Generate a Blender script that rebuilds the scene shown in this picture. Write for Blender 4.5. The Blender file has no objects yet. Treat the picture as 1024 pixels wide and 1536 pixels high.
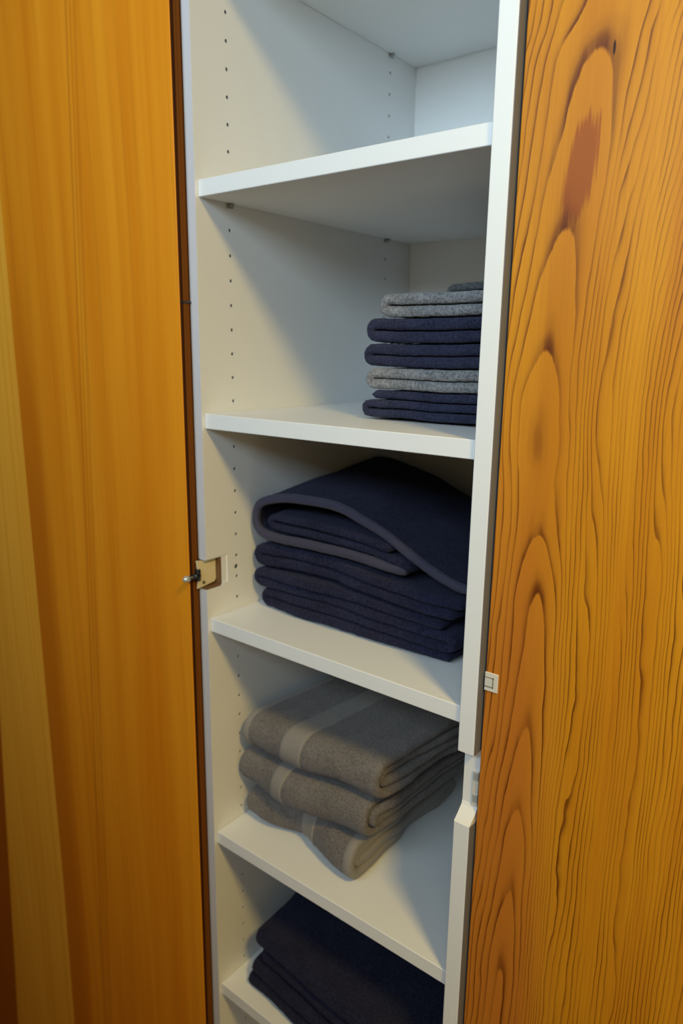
import bpy, bmesh, math, random
import numpy as np
from mathutils import Vector, Matrix

random.seed(7)
S = bpy.context.scene
COL = S.collection
ZO = 2.15                      # height of the reference level above the room floor


# ------------------------------------------------------------------ node helpers
class NT:
    def __init__(self, name):
        self.m = bpy.data.materials.new(name)
        self.m.use_nodes = True
        self.t = self.m.node_tree
        self.t.nodes.clear()
        self.out = self.t.nodes.new('ShaderNodeOutputMaterial')
        self.b = self.t.nodes.new('ShaderNodeBsdfPrincipled')
        self.t.links.new(self.b.outputs[0], self.out.inputs[0])

    def put(self, sock, v):
        if isinstance(v, bpy.types.NodeSocket):
            self.t.links.new(v, sock)
        elif isinstance(v, (tuple, list)):
            sock.default_value = tuple(v) + ((1,) if len(v) == 3 and len(sock.default_value) == 4 else ())
        else:
            sock.default_value = v

    def math(self, op, a, b=0.0, c=0.0, clamp=False):
        n = self.t.nodes.new('ShaderNodeMath')
        n.operation = op
        n.use_clamp = clamp
        for i, v in enumerate((a, b, c)):
            self.put(n.inputs[i], v)
        return n.outputs[0]

    def add(self, a, b): return self.math('ADD', a, b)
    def sub(self, a, b): return self.math('SUBTRACT', a, b)
    def mul(self, a, b): return self.math('MULTIPLY', a, b)

    def step(self, v, lo, hi):
        n = self.t.nodes.new('ShaderNodeMapRange')
        n.interpolation_type = 'SMOOTHSTEP'
        self.put(n.inputs[0], v)
        self.put(n.inputs[1], lo)
        self.put(n.inputs[2], hi)
        return n.outputs[0]

    def coords(self, off=(0, 0, 0)):
        tc = self.t.nodes.new('ShaderNodeTexCoord')
        a = self.t.nodes.new('ShaderNodeVectorMath')
        a.operation = 'ADD'
        self.t.links.new(tc.outputs['Object'], a.inputs[0])
        a.inputs[1].default_value = off
        s = self.t.nodes.new('ShaderNodeSeparateXYZ')
        self.t.links.new(a.outputs[0], s.inputs[0])
        return s.outputs[0], s.outputs[1], s.outputs[2]

    def vec(self, x, y, z):
        n = self.t.nodes.new('ShaderNodeCombineXYZ')
        for i, v in enumerate((x, y, z)):
            self.put(n.inputs[i], v)
        return n.outputs[0]

    def noise(self, v, scale=1.0, detail=2.0, rough=0.5):
        n = self.t.nodes.new('ShaderNodeTexNoise')
        self.t.links.new(v, n.inputs['Vector'])
        n.inputs['Scale'].default_value = scale
        n.inputs['Detail'].default_value = detail
        n.inputs['Roughness'].default_value = rough
        return n.outputs[0]

    def mix(self, f, a, b):
        n = self.t.nodes.new('ShaderNodeMix')
        n.data_type = 'RGBA'
        self.put(n.inputs[0], f)
        self.put(n.inputs[6], a)
        self.put(n.inputs[7], b)
        return n.outputs[2]

    def curve(self, v, pts):
        n = self.t.nodes.new('ShaderNodeFloatCurve')
        self.put(n.inputs['Value'], v)
        c = n.mapping.curves[0]
        c.points[0].location = pts[0]
        c.points[-1].location = pts[-1]
        for p in pts[1:-1]:
            c.points.new(*p)
        n.mapping.update()
        return n.outputs[0]

    def ramp(self, v, pts):
        n = self.t.nodes.new('ShaderNodeValToRGB')
        self.put(n.inputs[0], v)
        e = n.color_ramp.elements
        while len(e) < len(pts):
            e.new(0.5)
        for i, (p, c) in enumerate(pts):
            e[i].position = p
            e[i].color = (c, c, c, 1) if not isinstance(c, tuple) else c + (1,)
        return n.outputs[0]

    def bump(self, h, strength, dist):
        n = self.t.nodes.new('ShaderNodeBump')
        n.inputs['Strength'].default_value = strength
        n.inputs['Distance'].default_value = dist
        self.t.links.new(h, n.inputs['Height'])
        self.t.links.new(n.outputs[0], self.b.inputs['Normal'])

    def set(self, **k):
        for a, v in k.items():
            self.put(self.b.inputs[a.replace('_', ' ')], v)
        return self.m


def plain(name, col, rough=0.5, metal=0.0, var=0.06, scale=30.0):
    n = NT(name)
    x, y, z = n.coords()
    f = n.noise(n.vec(x, y, z), scale, 3)
    c = n.mix(f, tuple(v * (1 - var) for v in col), tuple(min(1, v * (1 + var)) for v in col))
    return n.set(Base_Color=c, Roughness=rough, Metallic=metal)


def melamine():
    n = NT('white_melamine')
    x, y, z = n.coords()
    f = n.noise(n.vec(x, y, z), 6, 3)
    c = n.mix(f, (0.80, 0.81, 0.805), (0.835, 0.84, 0.83))
    n.bump(n.noise(n.vec(x, y, z), 700, 2), 0.05, 0.0003)
    return n.set(Base_Color=c, Roughness=0.42)


def terry(name, lo, hi, speck=260.0, strength=0.9):
    n = NT(name)
    x, y, z = n.coords()
    v = n.vec(x, y, z)
    big = n.noise(v, 28, 3)
    fine = n.noise(v, speck, 3, 0.65)
    f = n.math('ADD', n.mul(fine, 0.75), n.mul(big, 0.25))
    f = n.step(f, 0.33, 0.68)
    c = n.mix(f, lo, hi)
    n.bump(fine, strength, 0.004)
    return n.set(Base_Color=c, Roughness=0.95, Sheen_Weight=0.25, Sheen_Roughness=0.5,
                 Specular_IOR_Level=0.15, Sheen_Tint=tuple(min(1, h * 2.2 + 0.1) for h in hi))


def woven(name, lo, hi):
    n = NT(name)
    x, y, z = n.coords()
    v = n.vec(x, y, z)
    f = n.noise(v, 500, 2)
    n.bump(f, 0.25, 0.001)
    return n.set(Base_Color=n.mix(f, lo, hi), Roughness=0.8, Sheen_Weight=0.1, Specular_IOR_Level=0.2)


def pine_cathedral(off):
    """flat-sawn pine: nested growth-ring arches round a wandering axis"""
    n = NT('varnished_flat_sawn_pine')
    x, y, z = n.coords(off)
    t = n.math('DIVIDE', n.add(z, 1.5), 1.8)
    T = lambda zz: (zz + 1.5) / 1.8
    ax = [(-1.5, .462), (-1.1, .4715), (-.986, .4745), (-.88, .4763), (-.785, .480), (-.6435, .4786), (-.584, .4760),
          (-.46, .468), (-.41, .4700), (-.306, .4813), (-.249, .4895), (-.164, .4995), (-.12, .511), (.3, .53)]
    x0 = n.add(n.mul(n.curve(t, [(T(a), (b - .4) / .2) for a, b in ax]), 0.2), 0.4)
    rg = [(-1.5, -1.5), (-1.25, -.65), (-1.175, -.2), (-1.135, -.14), (-1.09, 0.05), (-1.0, .92), (-.985, 1.05), (-.94, 1.35), (-.885, 2.03), (-.845, 2.5),
          (-.79, 3.0), (-.71, 3.55), (-.6435, 4.0), (-.59, 4.85), (-.578, 5.1), (-.53, 5.35), (-.50, 5.15), (-.46, 5.3), (-.408, 6.0),
          (-.36, 6.45), (-.303, 7.0), (-.25, 7.45), (-.164, 8.0), (-.10, 8.98), (-.02, 9.6), (.3, 11.5)]
    rn = n.sub(n.mul(n.curve(t, [(T(a), (b + 4) / 20) for a, b in rg]), 20.0), 4.0)
    wob = n.noise(n.vec(n.mul(x, 30), 0.0, n.mul(z, 9)), 1.0, 2)
    wob2 = n.noise(n.vec(n.mul(x, 60), 3.0, n.mul(z, 22)), 1.0, 2)
    clus = n.noise(n.vec(n.mul(x, 34), 11.0, n.mul(z, 1.3)), 1.0, 1)
    dx = n.sub(x, x0)
    dx = n.add(dx, n.mul(n.mul(n.sub(clus, .5), .030), n.step(n.math('ABSOLUTE', dx), .014, .04)))
    dx = n.add(dx, n.add(n.mul(n.sub(wob, .5), .0095), n.mul(n.sub(wob2, .5), .0020)))
    hyp = n.math('SQRT', n.add(n.mul(dx, dx), 0.030 ** 2))
    h = n.add(n.mul(n.sub(hyp, 0.030), 135.0), n.mul(dx, 6.0))
    far = n.mul(n.math('MAXIMUM', n.sub(dx, 0.022), 0.0), 75.0)
    g = n.math('EXPONENT', n.mul(n.mul(dx, dx), -1.0 / .034 ** 2))
    g = n.add(n.mul(g, .70), .30)
    f = n.add(n.add(n.add(n.mul(n.sub(rn, 5.5), g), 5.5), h), far)
    low = n.noise(n.vec(n.mul(x, 14), 7.0, n.mul(z, 4.5)), 1.0, 2)
    f = n.add(f, n.mul(n.mul(n.sub(low, .5), n.step(n.math('ABSOLUTE', dx), .012, .05)), 1.2))
    fib = n.noise(n.vec(n.mul(x, 420), 0.0, n.mul(z, 10)), 1.0, 3)
    f = n.add(f, n.mul(n.sub(fib, .5), .08))
    fr = n.math('FRACT', f)
    line = n.ramp(fr, [(0.0, 0.2), (0.03, 1.0), (0.11, 0.85), (0.22, 0.32), (0.42, 0.08), (1.0, 0.0)])
    st = n.noise(n.vec(n.mul(x, 60), 5.0, n.mul(z, 5)), 1.0, 2)
    st = n.add(n.mul(n.step(st, .32, .66), .72), .34)
    # quiet streaks where the wood has hardly any lines
    q = n.math('ABSOLUTE', n.sub(n.add(x, n.mul(z, .022)), .5430))
    q = n.add(n.mul(n.step(q, .003, .008), .75), .25)
    line = n.mul(n.mul(line, st), q)
    tone = n.noise(n.vec(n.mul(x, 22), 2.0, n.mul(z, 1.7)), 1.0, 2)
    base = n.mix(n.step(tone, .3, .7), (0.56, 0.205, 0.007), (0.66, 0.280, 0.010))
    base = n.mix(n.mul(n.step(fib, .35, .75), .28), base, (0.43, 0.135, 0.014))
    rd = n.mul(n.sub(1.0, n.step(n.add(x, n.mul(z, .05)), .425, .495)), n.step(n.mul(z, -1.0), .25, .8))
    base = n.mix(n.mul(rd, .7), base, (0.50, 0.150, 0.022))
    # resin-brown patch inside the upper arch
    px = n.math('DIVIDE', n.sub(x, n.add(n.mul(z, .11), .5155)), .0125)
    pz = n.math('DIVIDE', n.add(z, .2525), .044)
    rr = n.math('SQRT', n.add(n.math('POWER', n.math('ABSOLUTE', px), 2.6), n.math('POWER', n.math('ABSOLUTE', pz), 3.0)))
    rr = n.add(rr, n.mul(n.sub(fib, .5), 1.5))
    patch = n.sub(1.0, n.step(rr, .72, 1.12))
    base = n.mix(n.mul(patch, .85), base, (0.32, 0.075, 0.010))
    # a slim pitch pocket
    kx = n.math('DIVIDE', n.sub(x, .5077), .0013)
    kz = n.math('DIVIDE', n.add(z, .1635), .0065)
    kk = n.add(n.mul(kx, kx), n.mul(kz, kz))
    c = n.mix(n.mul(line, .95), base, (0.125, 0.026, 0.003))
    c = n.mix(n.sub(1.0, n.step(kk, .4, 1.1)), c, (0.03, 0.008, 0.002))
    n.bump(line, 0.06, -0.0004)
    return n.set(Base_Color=c, Roughness=0.45, Specular_IOR_Level=0.18)


def pine_straight(off):
    """quiet straight-grained veneer leaves laid edge to edge"""
    n = NT('varnished_straight_grain_veneer')
    x, y, z = n.coords(off)
    bend = n.mul(n.noise(n.vec(n.mul(x, 3.0), 1.0, n.mul(z, 1.6)), 1.0, 1), .035)
    xs = n.add(n.add(x, bend), n.mul(z, .012))
    tone = n.noise(n.vec(n.mul(xs, 17), 0.0, n.mul(z, .7)), 1.0, 3, .6)
    strk = n.noise(n.vec(n.mul(xs, 80), 4.0, n.mul(z, .9)), 1.0, 3, .6)
    fib = n.noise(n.vec(n.mul(xs, 420), 8.0, n.mul(z, 5)), 1.0, 2)
    base = n.mix(n.step(tone, .3, .72), (0.70, 0.215, 0.006), (0.81, 0.305, 0.014))
    base = n.mix(n.mul(n.step(strk, .48, .8), .34), base, (0.41, 0.125, 0.006))
    base = n.mix(n.mul(n.step(fib, .45, .8), .12), base, (0.36, 0.10, 0.006))
    # a pair of darker growth streaks running down the middle leaf
    for cx, w, a in ((-.232, .0022, .45), (-.222, .0016, .35), (-.212, .003, .30)):
        d = n.math('ABSOLUTE', n.sub(n.add(x, n.mul(z, -.052)), cx))
        base = n.mix(n.mul(n.sub(1.0, n.step(d, w * .3, w * 2)), a), base, (0.40, 0.115, 0.005))
    # leaf joints
    j1 = n.add(x, n.add(.4335, n.mul(n.math('ABSOLUTE', n.add(z, 1.4)), .0105)))       # <0 : left of first joint
    j2 = n.add(x, n.add(.535, n.mul(z, -.083)))
    red = n.mul(n.sub(1.0, n.step(j1, .035, .085)), n.step(j1, -.0006, .0006))
    red = n.mul(red, n.step(n.mul(z, -1.0), .15, .75))
    base = n.mix(n.mul(red, .75), base, (0.50, 0.135, 0.004))
    left = n.sub(1.0, n.step(j1, -.0008, .0008))
    pale = n.mix(n.step(strk, .3, .75), (0.88, 0.43, 0.045), (0.78, 0.335, 0.025))
    base = n.mix(left, base, pale)
    left2 = n.sub(1.0, n.step(j2, -.0008, .0008))
    base = n.mix(left2, base, n.mix(strk, (0.45, 0.12, 0.005), (0.36, 0.095, 0.004)))
    return n.set(Base_Color=base, Roughness=0.48, Specular_IOR_Level=0.16)


def edging():
    """brown edge lipping with dark lines along both of its borders"""
    n = NT('brown_door_edging')
    x, y, z = n.coords()
    d = n.math('ABSOLUTE', n.add(y, .0132))
    g = n.noise(n.vec(n.mul(x, 200), n.mul(y, 500), n.mul(z, 5)), 1.0, 2)
    c = n.mix(g, (0.150, 0.045, 0.004), (0.215, 0.070, 0.007))
    c = n.mix(n.step(d, .0030, .0062), c, (0.045, 0.012, 0.002))
    return n.set(Base_Color=c, Roughness=.8, Specular_IOR_Level=.1)


def floor_wood(name):
    n = NT(name)
    x, y, z = n.coords()
    pl = n.math('FLOOR', n.mul(y, 8.0))
    tone = n.noise(n.vec(n.mul(x, .9), n.mul(pl, 3.7), 0.0), 1.0, 1)
    g = n.noise(n.vec(n.mul(x, 3), n.mul(y, 90), 0.0), 1.0, 3)
    c = n.mix(n.add(n.mul(tone, .6), n.mul(g, .4)), (0.12, 0.065, 0.033), (0.20, 0.12, 0.065))
    gap = n.math('ABSOLUTE', n.sub(n.math('FRACT', n.mul(y, 8.0)), .5))
    c = n.mix(n.step(gap, .487, .497), c, (0.05, 0.03, 0.02))
    return n.set(Base_Color=c, Roughness=0.45)


M = {
    'white': melamine(),
    'hole': plain('hole_shadow_grey', (0.07, 0.075, 0.08), .8),
    'pin': plain('brushed_steel', (0.35, 0.35, 0.34), .4, .8),
    'brass': plain('cream_yellow_hinge_metal', (0.78, 0.66, 0.40), .38, .0),
    'screw': plain('dull_zinc', (0.20, 0.19, 0.16), .4, .7),
    'darkmetal': plain('dark_steel', (0.07, 0.075, 0.08), .35, .8),
    'tip': plain('bright_zinc_tip', (0.62, 0.66, 0.68), .3, .5),
    'plate': plain('cream_plastic', (0.70, 0.66, 0.56), .4),
    'platein': plain('cream_plastic_tongue', (0.64, 0.62, 0.54), .4),
    'groove': plain('plate_groove', (0.22, 0.20, 0.16), .6),
    'edge': edging(),
    'band': plain('pale_lavender_front_edge', (0.60, 0.59, 0.615), .5, 0, .03, 20),
    'mdf': plain('raw_board_brown', (0.17, 0.085, 0.03), .8, 0, .2, 200),
    'navy': terry('navy_terry', (0.0075, 0.0085, 0.024), (0.023, 0.025, 0.058), 300, .9),
    'navyhem': woven('navy_hem_weave', (0.035, 0.034, 0.058), (0.055, 0.052, 0.085)),
    'navysmall': terry('navy_terry_small', (0.013, 0.015, 0.034), (0.040, 0.043, 0.084), 380, .8),
    'navysmallhem': woven('navy_small_hem_weave', (0.050, 0.052, 0.082), (0.080, 0.080, 0.12)),
    'grey': terry('warm_grey_terry', (0.120, 0.109, 0.104), (0.222, 0.202, 0.194), 340, .7),
    'greyband': woven('warm_grey_band_weave', (0.235, 0.217, 0.20), (0.265, 0.245, 0.228)),
    'silver': terry('silver_grey_terry', (0.12, 0.12, 0.13), (0.33, 0.33, 0.335), 300, 1.0),
    'silverhem': woven('silver_grey_hem_weave', (0.36, 0.36, 0.38), (0.46, 0.46, 0.47)),
    'slate': terry('slate_grey_terry', (0.07, 0.075, 0.08), (0.15, 0.155, 0.16), 300),
    'paint': plain('warm_white_wall_paint', (0.48, 0.47, 0.45), .8, 0, .03, 8),
    'sidestrip': plain('blue_grey_strip', (0.16, 0.175, 0.23), .6),
    'floor': floor_wood('oak_plank_floor'),
}


# ------------------------------------------------------------------ object helpers
def thing(name, label, cat, loc, group=None):
    o = bpy.data.objects.new(name, None)
    o.empty_display_size = .05
    COL.objects.link(o)
    o.location = (loc[0], loc[1], loc[2] + ZO)
    o['label'] = label
    o['category'] = cat
    if group:
        o['group'] = group
    o['_o'] = tuple(loc)
    return o


def origin(o):
    while o.parent:
        o = o.parent
    return Vector(o['_o'])


def link(name, me, mat, parent, label=None, smooth=False):
    """mesh given in room coordinates -> child of its thing"""
    me.transform(Matrix.Translation(-origin(parent)))
    me.materials.clear()
    me.materials.append(mat)
    for p in me.polygons:
        p.use_smooth = smooth
    o = bpy.data.objects.new(name, me)
    COL.objects.link(o)
    o.parent = parent
    if label:
        o['label'] = label
    return o


def bm_box(bm, x0, x1, y0, y1, z0, z1, bevel=0.0, seg=2):
    r = bmesh.ops.create_cube(bm, size=1.0)
    vs = r['verts']
    for v in vs:
        v.co = Vector(((x0 + x1) / 2 + v.co.x * (x1 - x0), (y0 + y1) / 2 + v.co.y * (y1 - y0), (z0 + z1) / 2 + v.co.z * (z1 - z0)))
    if bevel:
        es = list({e for v in vs for e in v.link_edges})
        bmesh.ops.bevel(bm, geom=es, offset=bevel, segments=seg, profile=.5, affect='EDGES')


def bm_cyl(bm, p0, p1, r0, r1=None, n=16):
    r1 = r0 if r1 is None else r1
    p0, p1 = Vector(p0), Vector(p1)
    d = p1 - p0
    q = d.to_track_quat('Z', 'Y').to_matrix().to_4x4()
    bmesh.ops.create_cone(bm, cap_ends=True, segments=n, radius1=r0, radius2=r1, depth=d.length,
                          matrix=Matrix.Translation((p0 + p1) / 2) @ q)


def done(bm, name='m'):
    bmesh.ops.recalc_face_normals(bm, faces=bm.faces)
    me = bpy.data.meshes.new(name)
    bm.to_mesh(me)
    bm.free()
    return me


def box_mesh(*a, **k):
    bm = bmesh.new()
    bm_box(bm, *a, **k)
    return done(bm)


def cut(me, cutter):
    """boolean difference between two meshes, evaluated and thrown away again"""
    a = bpy.data.objects.new('tmp_a', me)
    b = bpy.data.objects.new('tmp_b', cutter)
    COL.objects.link(a)
    COL.objects.link(b)
    md = a.modifiers.new('b', 'BOOLEAN')
    md.object = b
    md.operation = 'DIFFERENCE'
    md.solver = 'EXACT'
    dg = bpy.context.evaluated_depsgraph_get()
    dg.update()
    out = bpy.data.meshes.new_from_object(a.evaluated_get(dg))
    bpy.data.objects.remove(a)
    bpy.data.objects.remove(b)
    return out


# ------------------------------------------------------------------ measurements
W = 0.4065            # clear width of the white unit
D = 0.4908            # depth from shelf front to back panel
FRONT = -0.005        # front edge of its side panels
TOPZ, BOTZ = 0.42, -2.08
SH = {'T': 0.0795, 'A': -0.2029, 'B': -0.4946, 'C': -0.7867, 'D': -1.1365, 'E': -1.4200, 'F': -1.74}
TH = 0.0201
YH, YHB = 0.0529, 0.415

# ------------------------------------------------------------------ the room
def shell(name, mat, *b):
    shell_mesh(name, mat, box_mesh(*b))


def shell_mesh(name, mat, me):
    me.materials.append(M[mat])
    o = bpy.data.objects.new(name, me)
    COL.objects.link(o)
    o.location.z = ZO
    o['kind'] = 'structure'


CEIL = .62
YF = -1.60                    # wall behind the camera, with a high window added for the fill light
WX0, WX1, WZ0, WZ1 = -.45, 1.60, -.04, .54
shell('floor', 'floor', -2.2, 2.9, YF, .56, -2.20, -2.15)
shell('wall_back', 'paint', -2.2, 2.9, .50, .56, -2.15, CEIL)
shell('wall_left', 'paint', -2.26, -2.2, YF, .56, -2.15, CEIL)
shell('wall_right', 'paint', 2.9, 2.96, YF, .56, -2.15, CEIL)
shell('ceiling', 'paint', -2.26, 2.96, YF - .06, .56, CEIL, CEIL + .06)
bm = bmesh.new()
for q in ((-2.26, WX0, -2.15, CEIL), (WX1, 2.96, -2.15, CEIL), (WX0, WX1, -2.15, WZ0), (WX0, WX1, WZ1, CEIL)):
    bm_box(bm, q[0], q[1], YF - .06, YF, q[2], q[3])
shell_mesh('wall_front', 'paint', done(bm))
bm = bmesh.new()
for q in ((WX0, WX0 + .05, WZ0, WZ1), (WX1 - .05, WX1, WZ0, WZ1), (WX0, WX1, WZ0, WZ0 + .05), (WX0, WX1, WZ1 - .05, WZ1)):
    bm_box(bm, q[0], q[1], YF - .055, YF - .012, q[2], q[3])
shell_mesh('fill_window', 'white', done(bm))  # unseen frame, added around the fill light

# ------------------------------------------------------------------ white linen cupboard
cup = thing('linen_cupboard', 'open white shelf cupboard with folded towels between two wooden cupboards', 'cupboard', (W / 2, 0, BOTZ - .07))
# left side panel with two rows of drilled holes and a routed hinge notch
bm = bmesh.new()
bm_box(bm, -0.0185, 0.0, FRONT, D + .004, BOTZ, TOPZ)
panel = done(bm)
bm = bmesh.new()
for k in range(-9, 55):
    z = -.032 * k
    for yy, ok in ((YH, True), (YHB, True)):
        bm_cyl(bm, (-.010, yy, z), (.004, yy, z), .0024, n=10)
bm_cyl(bm, (-.010, YH - .001, -.7208), (.004, YH - .001, -.7208), .0036, n=12)
panel = cut(panel, done(bm))
bm = bmesh.new()
bm_box(bm, -.030, .010, FRONT - .03, .0242, -.7435, -.7000, .0022)
panel = cut(panel, done(bm))
bm = bmesh.new()
bm_box(bm, -.0012, .010, FRONT - .03, .0345, -.7395, -.6985, .0006)
panel = cut(panel, done(bm))
link('side_panel', panel, M['white'], cup)
bm = bmesh.new()
bm_box(bm, -.0184, -.0002, FRONT - .0005, FRONT, -.6994, TOPZ)
bm_box(bm, -.0184, -.0002, FRONT - .0005, FRONT, BOTZ, -.7441)
link('front_edge', done(bm), M['band'], cup, 'pale lavender front edge of the left panel')  # thin facing, darker than the white panel behind it
# dark plugs stand in for the shade inside the drilled holes
bm = bmesh.new()
for k in range(-9, 55):
    for yy in (YH, YHB):
        bm_cyl(bm, (-.0088, yy, -.032 * k), (-.0012, yy, -.032 * k), .00235, n=10)
bm_cyl(bm, (-.0088, YH - .001, -.7208), (-.0012, YH - .001, -.7208), .0035, n=12)
hm = link('drilled_holes', done(bm), M['hole'], cup, 'two rows of small dark shelf pin holes')
hm['kind'] = 'stuff'

# right side panel with its deep notch
bm = bmesh.new()
bm_box(bm, W, W + .0195, FRONT, D + .004, BOTZ, TOPZ, .0008, 1)
rp = done(bm)
prof = [(-.03, -.8370), (.0135, -.8370), (.0135, -.9085), (.0115, -.9130), (.004, -.9195), (-.001, -.9235), (-.0056, -.9262), (-.03, -.9262)]
bm = bmesh.new()
a = [bm.verts.new((W - .02, y, z)) for y, z in prof]
b = [bm.verts.new((W + .04, y, z)) for y, z in prof]
bm.faces.new(a)
bm.faces.new(b[::-1])
for i in range(len(prof)):
    j = (i + 1) % len(prof)
    bm.faces.new((a[j], a[i], b[i], b[j]))
rp = cut(rp, done(bm))
link('side_panel', rp, M['white'], cup)

link('back_panel', box_mesh(.0003, W - .0003, D, D + .004, BOTZ, TOPZ), M['white'], cup)
link('top_panel', box_mesh(.0003, W - .0003, 0.0, D, TOPZ - .019, TOPZ), M['white'], cup)
link('plinth', box_mesh(-.0185, W + .0195, .03, D, BOTZ - .069, BOTZ), M['white'], cup)
for s, z in SH.items():
    link('shelf', box_mesh(.0004, W - .0004, 0, D - .0008, z - TH, z, bevel=.0007, seg=1), M['white'], cup)
# steel pins under the shelf ends
for s in ('T', 'A'):
    for yy in (YH, YHB):
        bm = bmesh.new()
        z = SH[s] - TH - .0022
        bm_cyl(bm, (-.006, yy, z), (.007, yy, z), .0022, n=12)
        bm_box(bm, .0002, .0016, yy - .006, yy + .006, z - .0035, z + .0015, .0004, 1)
        link('shelf_pin', done(bm), M['pin'], cup, 'small steel shelf pin', True)

# hinge leaf in the notch of the left panel
bm = bmesh.new()
hp = [(-.0150, -.6995), (.0020, -.7025), (.0195, -.7000), (.0195, -.7330), (.0165, -.7368), (-.0142, -.7405), (-.0118, -.722)]
a = [bm.verts.new((-.0110, y, z)) for y, z in hp]
b = [bm.verts.new((-.0085, y, z)) for y, z in hp]
bm.faces.new(a)
bm.faces.new(b[::-1])
for i in range(len(hp)):
    j = (i + 1) % len(hp)
    bm.faces.new((a[j], a[i], b[i], b[j]))
hinge = link('hinge_plate', done(bm), M['brass'], cup, 'cream yellow hinge plate in the notch of the left panel')
bm = bmesh.new()
bm_cyl(bm, (-.0085, -.0035, -.7335), (-.0074, -.0035, -.7335), .0026, .0020, 14)
link('screw', done(bm), M['screw'], hinge, 'dull grey screw head', True)
bm = bmesh.new()
bm_cyl(bm, (-.0090, -.010, -.7215), (-.0090, -.0300, -.7215), .0030, n=18)
bm_cyl(bm, (-.0090, -.014, -.7215), (-.0090, -.0205, -.7215), .0040, n=18)
bm_box(bm, -.0130, -.006, -.0155, -.010, -.729, -.712, .001)
pinp = link('hinge_pin', done(bm), M['darkmetal'], hinge, 'dark steel hinge pin', True)
bm = bmesh.new()
bmesh.ops.create_uvsphere(bm, u_segments=20, v_segments=12, radius=.0046, matrix=Matrix.Translation((-.0090, -.0345, -.7215)))
bm_cyl(bm, (-.0090, -.0345, -.7215), (-.0090, -.0295, -.7215), .0044, n=18)
link('pin_cap', done(bm), M['tip'], hinge, 'bright rounded cap of the pin', True)
# bare board in the bottom of the notch
bm = bmesh.new()
bm_box(bm, -.0184, -.0016, .0203, .0240, -.7433, -.7003)
bm_box(bm, -.0184, -.0016, FRONT, .0204, -.7433, -.7408)
link('notch_lining', done(bm), M['mdf'], cup, 'bare brown board edge around the hinge plate')

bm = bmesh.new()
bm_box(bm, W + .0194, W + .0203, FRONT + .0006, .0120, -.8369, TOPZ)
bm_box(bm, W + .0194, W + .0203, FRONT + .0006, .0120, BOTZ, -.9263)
link('side_strip', done(bm), M['sidestrip'], cup, 'dark blue grey strip down the side of the right panel')  # thin blue grey strip laid on the panel's outer side

# latch keeper let into the notch of the right panel
bm = bmesh.new()
bm_box(bm, .4185, .4258, .0115, .0150, -.9095, -.8655, .0006)
kp = link('latch_keeper', done(bm), M['plate'], cup, 'pale metal latch keeper in the notch of the right panel')
for z0 in (-.8760, -.9040):
    bm = bmesh.new()
    bm_box(bm, .4205, .4262, .0100, .0120, z0, z0 + .010, .0006)
    link('keeper_lug', done(bm), M['tip'], kp)

# ------------------------------------------------------------------ cupboard on the left
lc = thing('wooden_cupboard', 'cupboard with smooth honey-coloured straight-grained door left of the shelves', 'cupboard', (-.46, 0, BOTZ - .07))
link('carcass', box_mesh(-.94, -.0195, .0015, D, BOTZ - .069, TOPZ), M['white'], lc)
LX = -.0168
bm = bmesh.new()
bm_box(bm, -.94, LX, -.0226, -.0058, BOTZ, TOPZ, .0008, 1)
dl = link('door', done(bm), pine_straight(tuple(origin(lc))), lc, 'honey-coloured wooden door with straight grain')
bm = bmesh.new()
bm_box(bm, LX + .0001, LX + .0022, -.0216, -.0060, BOTZ, TOPZ, .0005, 1)
bm_box(bm, LX + .0002, LX + .0030, -.0180, -.0140, BOTZ, TOPZ, .0012, 2)
link('edge_strip', done(bm), M['edge'], dl, 'dark brown edge of the door')
bm = bmesh.new()
bm_box(bm, LX - .002, LX + .0036, -.0215, -.0058, -.352, -.3495)
link('edge_joint', done(bm), M['darkmetal'], dl, 'short dark joint in the door edge')

# ------------------------------------------------------------------ cupboard on the right
rc = thing('wooden_cupboard', 'cupboard with boldly arched pine grain door and small cream latch plate', 'cupboard', (.73, 0, BOTZ - .07))
link('carcass', box_mesh(W + .0205, 1.03, .0270, D, BOTZ - .069, TOPZ), M['white'], rc)
dr = link('door', box_mesh(.4290, 1.03, .0062, .0262, BOTZ, TOPZ, bevel=.0008, seg=1), pine_cathedral(tuple(origin(rc))), rc,
          'orange pine door with bold arched grain')
bm = bmesh.new()
bm_box(bm, .4288, .4442, .0046, .0066, -.7612, -.7400, .0007)
lp = link('latch_plate', done(bm), M['plate'], dr, 'small square cream latch plate')
bm = bmesh.new()
for q in ((.4290, .4392, -.7463, -.7452), (.4290, .4392, -.7568, -.7557), (.4380, .4392, -.7568, -.7452)):
    bm_box(bm, q[0], q[1], .0043, .0048, q[2], q[3])
link('plate_groove', done(bm), M['groove'], lp, 'thin dark outline of the latch opening')
bm = bmesh.new()
bm_box(bm, .4291, .4378, .0042, .0052, -.7555, -.7465, .0003, 1)
link('latch_tongue', done(bm), M['platein'], lp)


# ------------------------------------------------------------------ towels
def hash3(i, j, k, seed):
    n = (i * 374761393 + j * 668265263 + k * 2147483647 + seed * 974634777) & 0xffffffff
    n = ((n ^ (n >> 13)) * 1274126177) & 0xffffffff
    n = n ^ (n >> 16)
    return (n & 0xffff) / 32767.5 - 1.0


def vnoise(p, scale, seed=0):
    q = np.asarray(p, float) * scale
    i = np.floor(q).astype(np.int64)
    f = q - i
    f = f * f * (3 - 2 * f)
    r = 0
    for a in (0, 1):
        for b in (0, 1):
            for c in (0, 1):
                w = (f[:, 0] if a else 1 - f[:, 0]) * (f[:, 1] if b else 1 - f[:, 1]) * (f[:, 2] if c else 1 - f[:, 2])
                r = r + w * hash3(i[:, 0] + a, i[:, 1] + b, i[:, 2] + c, seed)
    return r


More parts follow.
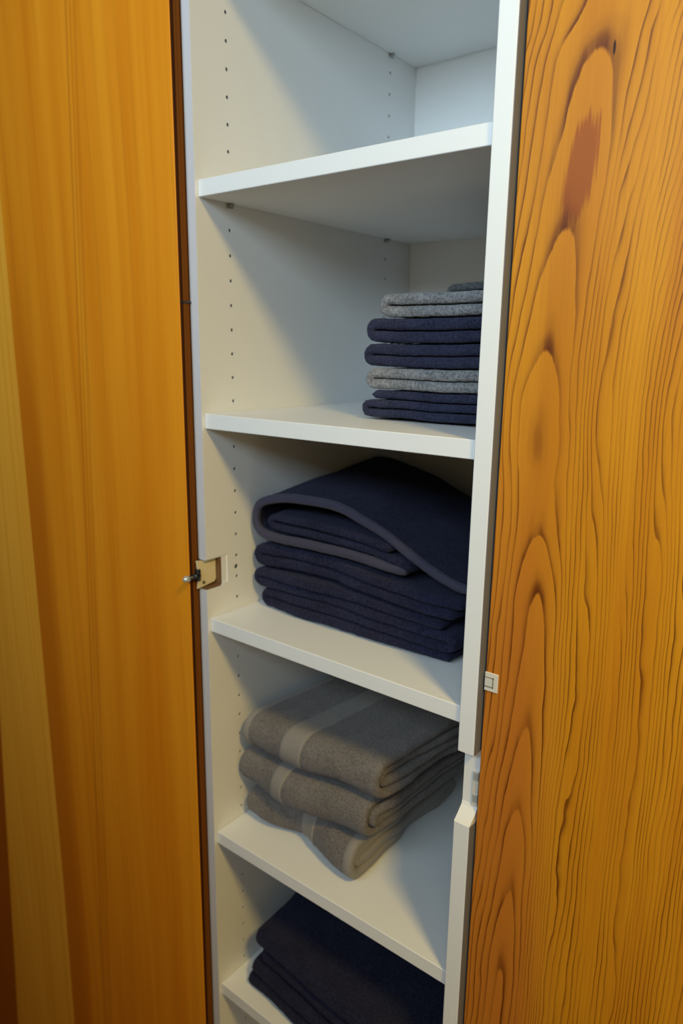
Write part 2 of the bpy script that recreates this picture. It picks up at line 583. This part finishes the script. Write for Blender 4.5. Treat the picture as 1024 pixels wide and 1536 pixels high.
def resample(P, step):
    P = np.asarray(P, float)
    # Catmull-Rom through the control points, then even spacing
    Q = np.vstack([2 * P[0] - P[1], P, 2 * P[-1] - P[-2]])
    pts = []
    for i in range(1, len(Q) - 2):
        p0, p1, p2, p3 = Q[i - 1:i + 3]
        n = max(4, int(np.linalg.norm(p2 - p1) / step * 2))
        t = np.linspace(0, 1, n, endpoint=False)[:, None]
        d1, d2 = (p2 - p0) / 2, (p3 - p1) / 2
        L = np.linalg.norm(p2 - p1)
        for d in (d1, d2):
            l = np.linalg.norm(d)
            if l > L:
                d *= L / l
        pts.append((2 * t**3 - 3 * t**2 + 1) * p1 + (t**3 - 2 * t**2 + t) * d1 + (-2 * t**3 + 3 * t**2) * p2 + (t**3 - t**2) * d2)
    pts.append(P[-1:])
    pts = np.vstack(pts)
    s = np.concatenate([[0], np.cumsum(np.linalg.norm(np.diff(pts, axis=0), axis=1))])
    m = max(8, int(s[-1] / step))
    u = np.linspace(0, s[-1], m)
    return np.stack([np.interp(u, s, pts[:, k]) for k in range(2)], 1), u


def arc(cx, cz, r, a0, a1, n=7, sx=1.0):
    return [(cx + sx * r * math.cos(math.radians(a0 + (a1 - a0) * i / n)), cz + r * math.sin(math.radians(a0 + (a1 - a0) * i / n))) for i in range(n + 1)]


def nested(L, t, g=.0012, ends=(0, 0, 0)):
    """a cloth folded twice: one big bend at the front (a = 0) wrapped round a smaller one"""
    p = t + g
    R = p * 1.5
    r = p * .5
    c = 2 * p
    fr = R + t * .5
    P = [(L - ends[0], c + r)]
    P += arc(fr, c, r, 90, 270)[0:]
    P += [(L - R - .006, c - r)]
    P += arc(L - R, c - p, r, 90, -90)[1:]
    P = P[:-1] + [(L - R - .02, .5 * p)]
    P += [(fr + .02, .5 * p)]
    P += arc(fr, c, R, 270, 90)
    P += [(L * .5, c + R), (L - ends[1], c + R)]
    return P


def single(L, t, g=.0012, short=0.0):
    """a cloth folded once, bend at a = 0"""
    p = t + g
    c = p
    fr = p * .5 + t * .5
    return [(L - short, .5 * p), (L * .5, .5 * p), (fr + .015, .5 * p)] + arc(fr, c, p * .5, 270, 90) + [(fr + .015, 1.5 * p), (L * .5, 1.5 * p), (L, 1.5 * p)]


def zigzag(L, t, n, g=.0012, j=(0,) * 8):
    """n layers folded to and fro; layer 0 at the bottom, bends alternate front, back"""
    p = t + g
    r = p * .5
    m = r + t * .5
    P = [(L - j[0], r)]
    for i in range(n - 1):
        c = (i + 1) * p
        if i % 2 == 0:
            f = m + j[i]
            P += [(f + .02, c - r)] + arc(f, c, r, 270, 90)
            P += [(f + .02, c + r)]
        else:
            f = L - m - j[i]
            P += [(f - .02, c - r)] + arc(f, c, r, -90, 90)
            P += [(f - .02, c + r)]
    P += [((L - j[n - 1]) if n % 2 == 0 else j[n - 1] + .003, (n - .5) * p)]
    return P


def ribbon(path, t, b0, b1, mapf, step=.004, bstep=.0045, inflate=0.0, seed=0, fuzz=.0006, edge_wob=.004, waves=.0015, closed_end=True, span=None):
    """sweep the folded centre line along b; mapf(a, b, c, s) -> room coordinates"""
    span = span or (b0, b1)
    C, s = resample(path, step)
    n = len(C)
    T = np.gradient(C, axis=0)
    T /= np.linalg.norm(T, axis=1)[:, None] + 1e-9
    N = np.stack([-T[:, 1], T[:, 0]], 1)
    h = np.full(n, t / 2)
    e = t * .6
    for k in range(n):
        d = min(s[k], s[-1] - s[k])
        if d < e:
            h[k] *= math.sqrt(max(.02, 1 - (1 - d / e) ** 2))
    m = max(3, int((b1 - b0) / bstep) + 1)
    bs = np.linspace(b0, b1, m)
    if closed_end:
        er = t * .45
        extra = np.array([0, .12, .3, .6]) * er
        bs = np.unique(np.concatenate([b0 + extra, b1 - extra, bs[(bs > b0 + er) & (bs < b1 - er)]]))
        m = len(bs)
    A = np.concatenate([np.stack([C[:, 0], C[:, 1]], 1)] * 2)
    sg = np.concatenate([np.ones(n), -np.ones(n)])
    Nn = np.concatenate([N, N])
    hh = np.concatenate([h, h])
    ss = np.concatenate([s, s])
    V = []
    for b in bs:
        k = 1.0
        if closed_end:
            d = min(b - b0, b1 - b)
            if d < er:
                k = math.sqrt(max(.06, 1 - (1 - d / er) ** 2))
        off = sg * (hh * k + inflate)
        a = A[:, 0] + Nn[:, 0] * off
        c = A[:, 1] + Nn[:, 1] * off
        # the cut edges of the layers never lie quite flush
        wob = vnoise(np.stack([ss, ss * 0, ss * 0], 1), 9, seed + 3) * edge_wob
        u = (b - span[0]) / (span[1] - span[0])
        bb = b + wob * ((1 - u) if u < .5 else u) * 1.0
        V.append(np.stack([a, bb, c, ss], 1))
    V = np.concatenate(V)
    X = mapf(V[:, 0], V[:, 1], V[:, 2], V[:, 3])
    if waves:
        Q = X * np.array([1, 1, .5])
        X[:, 2] += vnoise(Q, 20, 900) * waves
        X[:, 1] += vnoise(X, 26, seed + 11) * waves * 1.2
        X[:, 0] += vnoise(X, 26, seed + 12) * waves * 1.2
    if fuzz:
        for q in range(3):
            X[:, q] += vnoise(X, 190, seed + 20 + q) * fuzz
    # faces: the loop round the cross-section joins strip + and strip -
    loop = list(range(n)) + [n + k for k in range(n - 1, -1, -1)]
    L2 = 2 * n
    lp = np.array(loop)
    nx = np.roll(lp, -1)
    F = []
    for r_ in range(m - 1):
        F.append(np.stack([lp + r_ * L2, nx + r_ * L2, nx + (r_ + 1) * L2, lp + (r_ + 1) * L2], 1))
    k = np.arange(n - 1)
    F.append(np.stack([k + 1, k, n + k, n + k + 1], 1))
    o = (m - 1) * L2
    F.append(np.stack([k, k + 1, n + k + 1, n + k], 1) + o)
    F = np.concatenate(F)
    me = bpy.data.meshes.new('cloth')
    me.vertices.add(len(X))
    me.vertices.foreach_set('co', X.astype(np.float32).ravel())
    me.loops.add(F.size)
    me.loops.foreach_set('vertex_index', F.astype(np.int32).ravel())
    me.polygons.add(len(F))
    me.polygons.foreach_set('loop_start', (np.arange(len(F)) * 4).astype(np.int32))
    me.update()
    me.validate()
    bm = bmesh.new()
    bm.from_mesh(me)
    bmesh.ops.recalc_face_normals(bm, faces=bm.faces)
    bm.to_mesh(me)
    bm.free()
    return me


def towel(label, group, mat, path, t, b0, b1, mapf, base, trims=(), hue='towel', **k):
    o = thing('folded_towel', label, 'towel', base, group)
    link('cloth', ribbon(path, t, b0, b1, mapf, **k), mat, o, None, True)
    for nm, m2, c0, c1, pth, lab in trims:
        k2 = dict(k)
        k2['closed_end'] = nm == 'hem'
        k2['inflate'] = .0012
        k2['span'] = (b0, b1)
        k2['fuzz'] = .0003
        kk = ribbon(pth or path, t, c0, c1, mapf, **k2)
        link(nm, kk, m2, o, lab, True)
    return o


# --- three grey bath towels on the fourth shelf: folded edge to the front, swept left to right
def front_fold(y0, z0, yprof=None, hprof=None, skew=0.0, sag=None, zoff=None):
    def f(a, b, c, s):
        y = y0 + a + (yprof(b) if yprof else 0)
        z = z0 + c * (hprof(b) if hprof else 1.0)
        if sag:
            z = z + sag(b, a)
        x = b + skew * a
        return np.stack([x, y, z], 1)
    return f


ip = lambda *p: (lambda b: np.interp(b, [q[0] for q in p], [q[1] for q in p]))
sm = lambda b, c, w: np.exp(-((b - c) / w) ** 2)
zD = SH['D'] + .0022
GD = 'warm grey bath towels on the second lowest shelf in view'
tt = .0135
h1 = lambda b: .92 + .16 * np.clip((b - .05) / .2, 0, 1)
towel('warm grey bath towel at the bottom of its stack, with a rolled corner', GD, M['grey'], nested(.30, tt, ends=(.02, .0, 0)), tt, .012, .232,
      front_fold(.036, zD + .001, lambda b: .024 * sm(b, .115, .05) + .010 * sm(b, .02, .03) - .006 * np.clip((b - .17) / .05, 0, 1), h1, .0), (.12, .15, zD),
      [('woven_band', M['greyband'], .116, .148, None, 'smooth paler woven band'), ('hem', M['greyband'], .216, .2325, None, 'smooth paler hem at the end')], seed=1, edge_wob=.006, waves=.0025)
H1 = 4 * (tt + .0012) + .001
tops1 = lambda b: H1 * h1(b)
zf = lambda b, a: H1 * h1(b) + .007
towel('warm grey bath towel in the middle of the three grey towels', GD, M['grey'], nested(.30, tt, ends=(.01, .004, 0)), tt, .010, .252,
      front_fold(.034, zD, lambda b: .006 * np.sin(b * 30 + 1), None, .08, zf), (.13, .15, zD + H1),
      [('woven_band', M['greyband'], .085, .112, None, 'smooth paler woven band')], seed=2, edge_wob=.005, waves=.0022)
zf2 = lambda b, a: H1 * h1(b) + H1 + .011
towel('warm grey bath towel lying uppermost in the grey stack', GD, M['grey'], nested(.30, tt, ends=(.015, .0, 0)), tt, .013, .262,
      front_fold(.040, zD, lambda b: .004 * np.sin(b * 25 + 2), None, .13, zf2), (.14, .15, zD + 2 * H1),
      [('woven_band', M['greyband'], .098, .136, None, 'smooth paler woven band'), ('hem', M['greyband'], .0125, .028, None, 'smooth paler hem at the end')], seed=3, edge_wob=.004, waves=.0022)


# --- navy bath towels on the third shelf: folded ends to the left, swept front to back
def side_fold(x0, z0, y0=0.0, rise=None, yprof=None, skew=0.0, squash=0.0, zb=0.0):
    def f(a, b, c, s):
        x = x0 + a + skew * (b - y0)
        z = z0 + c + (rise(x, b) * np.clip(c / .06, 0, 1) if rise else 0)
        y = b + (yprof(x) if yprof else 0)
        if squash:
            q = np.clip((x - .17) / .19, 0, 1)
            z = zb + (z - zb) * (1 - squash * q * q * (3 - 2 * q))
        return np.stack([x, y, z], 1)
    return f


zC = SH['C'] + .0022
GC = 'navy bath towels on the middle shelf'
tc = .0135
y0C = .078
p1 = zigzag(.352, tc, 4, .0014, (.012, .004, .002, .026, .010))
towel('navy bath towel at the bottom of the large navy stack', GC, M['navy'], p1, tc, y0C, .37, side_fold(.006, zC, squash=.15, zb=zC), (.18, .2, zC), [], seed=4, edge_wob=.006, waves=.002)
H = 4 * (tc + .0014) + .003
p2 = single(.352, tc + .0015, .0015, .01)
towel('navy bath towel in the middle of the large navy stack', GC, M['navy'], p2, tc + .0015, y0C + .003, .37, side_fold(.006, zC + H, 0, lambda x, b: .002 * np.sin(x * 18), squash=.15, zb=zC), (.18, .2, zC + H), [], seed=5, edge_wob=.005, waves=.002)
H2 = H + 2 * (tc + .003) + .008
# the loosely folded one on top: heights are above zC + H2
q = .0
P3 = [(.354, .0062), (.336, .0085), (.3, .0215), (.262, .0375), (.2255, .050), (.185, .064), (.150, .0705), (.110, .0715), (.070, .0690), (.030, .0600),
      (.012, .0500), (.0065, .036), (.0085, .020), (.022, .0095), (.06, .0068), (.12, .0066), (.20, .0066), (.245, .0072), (.263, .0085), (.2685, .0125), (.262, .0172),
      (.235, .0195), (.16, .0205), (.08, .0215), (.045, .0225), (.0335, .028), (.0395, .0350), (.06, .0362), (.12, .0352), (.19, .0335), (.245, .0315)]
t3 = .0105
towel('navy bath towel on top of the large navy stack, loosely folded and bulging', GC, M['navy'], P3, t3, y0C, .37,
      side_fold(.005, zC + H2, y0C, lambda x, b: np.clip((b - y0C) / .29, 0, 1) * np.maximum(.036 * (1 - x / .13), -.016), lambda x: .012 * np.clip((x - .2) / .15, 0, 1), squash=.15, zb=zC), (.18, .2, zC + H2),
      [('hem', M['navyhem'], y0C - .0006, y0C + .010, P3[:20], 'slightly paler front hem')], seed=6, edge_wob=.004, waves=.0018, step=.0035)

# --- small towels on the second shelf, at the right
zB = SH['B'] + .0022
GBn, GBs = 'small navy towels in the mixed stack', 'small silver grey towels in the mixed stack'
y0B = .100
z = zB
tb = .0105
towel('small navy hand towel at the very bottom of the mixed small stack', GBn, M['navysmall'], zigzag(.205, tb, 3, .0012, (0, .002, .012, 0, 0)), tb, y0B, .40,
      side_fold(.188, z), (.29, .25, z), [], seed=7, edge_wob=.004)
z += 3 * (tb + .0012) + .0006
towel('small silver grey hand towel between two small navy towels', GBs, M['silver'], single(.205, .0130, .0008), .0130, y0B + .002, .40,
      side_fold(.190, z, 0, lambda x, b: -.006 * np.clip((.235 - x) / .045, 0, 1) ** 2), (.29, .25, z), seed=8, edge_wob=.004, fuzz=.0007)
z += 2 * (.0130 + .0008) + .0006
towel('small navy hand towel lying directly on the silver grey middle towel', GBn, M['navysmall'], single(.207, .0136, .0008), .0136, y0B - .002, .40,
      side_fold(.184, z, 0, lambda x, b: -.004 * np.clip((.225 - x) / .04, 0, 1) ** 2), (.29, .25, z), [], seed=9, edge_wob=.006)
z += 2 * (.0136 + .0008) + .0006
towel('small navy hand towel just under the uppermost silver grey towel', GBn, M['navysmall'], single(.205, .0140, .001), .0140, y0B, .40,
      side_fold(.188, z), (.29, .25, z), seed=10, edge_wob=.003)
z += 2 * (.0140 + .001) + .0006
towel('small silver grey hand towel near the top of the mixed stack', GBs, M['silver'], single(.190, .0132, .0012), .0132, y0B, .40,
      side_fold(.208, z), (.30, .25, z), [], seed=11, edge_wob=.005, fuzz=.0007)
z += 2 * (.0132 + .0012) + .0006
towel('small slate grey cloth lying at the back on the mixed stack', GBs, M['slate'], single(.180, .010, .001), .010, .26, .43,
      side_fold(.212, z, 0, lambda x, b: .10 * np.clip(x - .225, 0, .2)), (.30, .33, z), seed=12, edge_wob=.004)

# --- navy towels on the lowest shelf in view
zE = SH['E'] + .0022
GE = 'navy bath towels on the lowest shelf in view'
te = .0118
towel('navy bath towel lying on the lowest shelf under another', GE, M['navy'], zigzag(.355, te, 4, .001, (.004, .0, .006, .01)), te, .041, .385,
      front_fold(.023, zE, lambda b: -.095 * b, None, -.06), (.2, .17, zE), [], seed=13, edge_wob=.006, waves=.002)
HE = 4 * (te + .001) + .004
towel('navy bath towel on top of the lowest stack, cut off by the picture edge', GE, M['navy'], zigzag(.345, .0125, 4, .001, (.003, .0, .0, .004)), .0125, .059, .385,
      front_fold(.027, zE + HE, lambda b: -.07 * b + .002 * np.sin(b * 22), None, -.12), (.2, .18, zE + HE), [], seed=14, edge_wob=.006, waves=.002)

# ------------------------------------------------------------------ light
w = bpy.data.worlds.new('room_daylight')
S.world = w
w.use_nodes = True
bg = w.node_tree.nodes['Background']
bg.inputs[0].default_value = (0.62, 0.80, 0.90, 1)
bg.inputs[1].default_value = 0.35


def area(name, loc, target, size, power, col, shape='DISK', sy=None):
    l = bpy.data.lights.new(name, 'AREA')
    l.shape = shape
    l.size = size
    if sy:
        l.size_y = sy
    l.energy = power
    l.color = col
    o = bpy.data.objects.new(name, l)
    COL.objects.link(o)
    o.location = (loc[0], loc[1], loc[2] + ZO)
    o.rotation_euler = (Vector(target) - Vector(loc)).to_track_quat('-Z', 'Y').to_euler()
    return o


area('ceiling_lamp', (1.50, -.72, .60), (1.5, -.72, -2), .30, 26, (1.0, .70, .20))
area('window_fill', ((WX0 + WX1) / 2, YF - .008, (WZ0 + WZ1) / 2), ((WX0 + WX1) / 2 - .1, 0, (WZ0 + WZ1) / 2 - .1), WX1 - WX0 - .1, 14.2, (.62, .825, .98), 'RECTANGLE', WZ1 - WZ0 - .1).data.spread = math.radians(114)  # cool fill light set in the added window

# ------------------------------------------------------------------ camera
cd = bpy.data.cameras.new('camera')
cam = bpy.data.objects.new('camera', cd)
COL.objects.link(cam)
r = Vector((0.78633619, 0.61765246, 0.01344767))
u = Vector((-0.14813438, 0.16736913, 0.97470189))
f = Vector((-0.59977629, 0.76843543, -0.22310397))
cam.matrix_world = Matrix(((r.x, u.x, -f.x, 0.73768), (r.y, u.y, -f.y, -0.6433), (r.z, u.z, -f.z, -0.40761 + ZO), (0, 0, 0, 1)))
cd.sensor_fit = 'VERTICAL'
cd.sensor_height = 36.0
cd.lens = 1066.66 / 1536 * 36.0
cd.clip_start = .01
cd.dof.use_dof = True
cd.dof.focus_distance = .72
cd.dof.aperture_fstop = 5.0
S.camera = cam

for o in S.objects:
    if '_o' in o:
        del o['_o']
S.view_settings.view_transform = 'Standard'
S.view_settings.look = 'None'
S.view_settings.exposure = 0.07
S.view_settings.gamma = 1.0
S.view_settings.use_curve_mapping = False
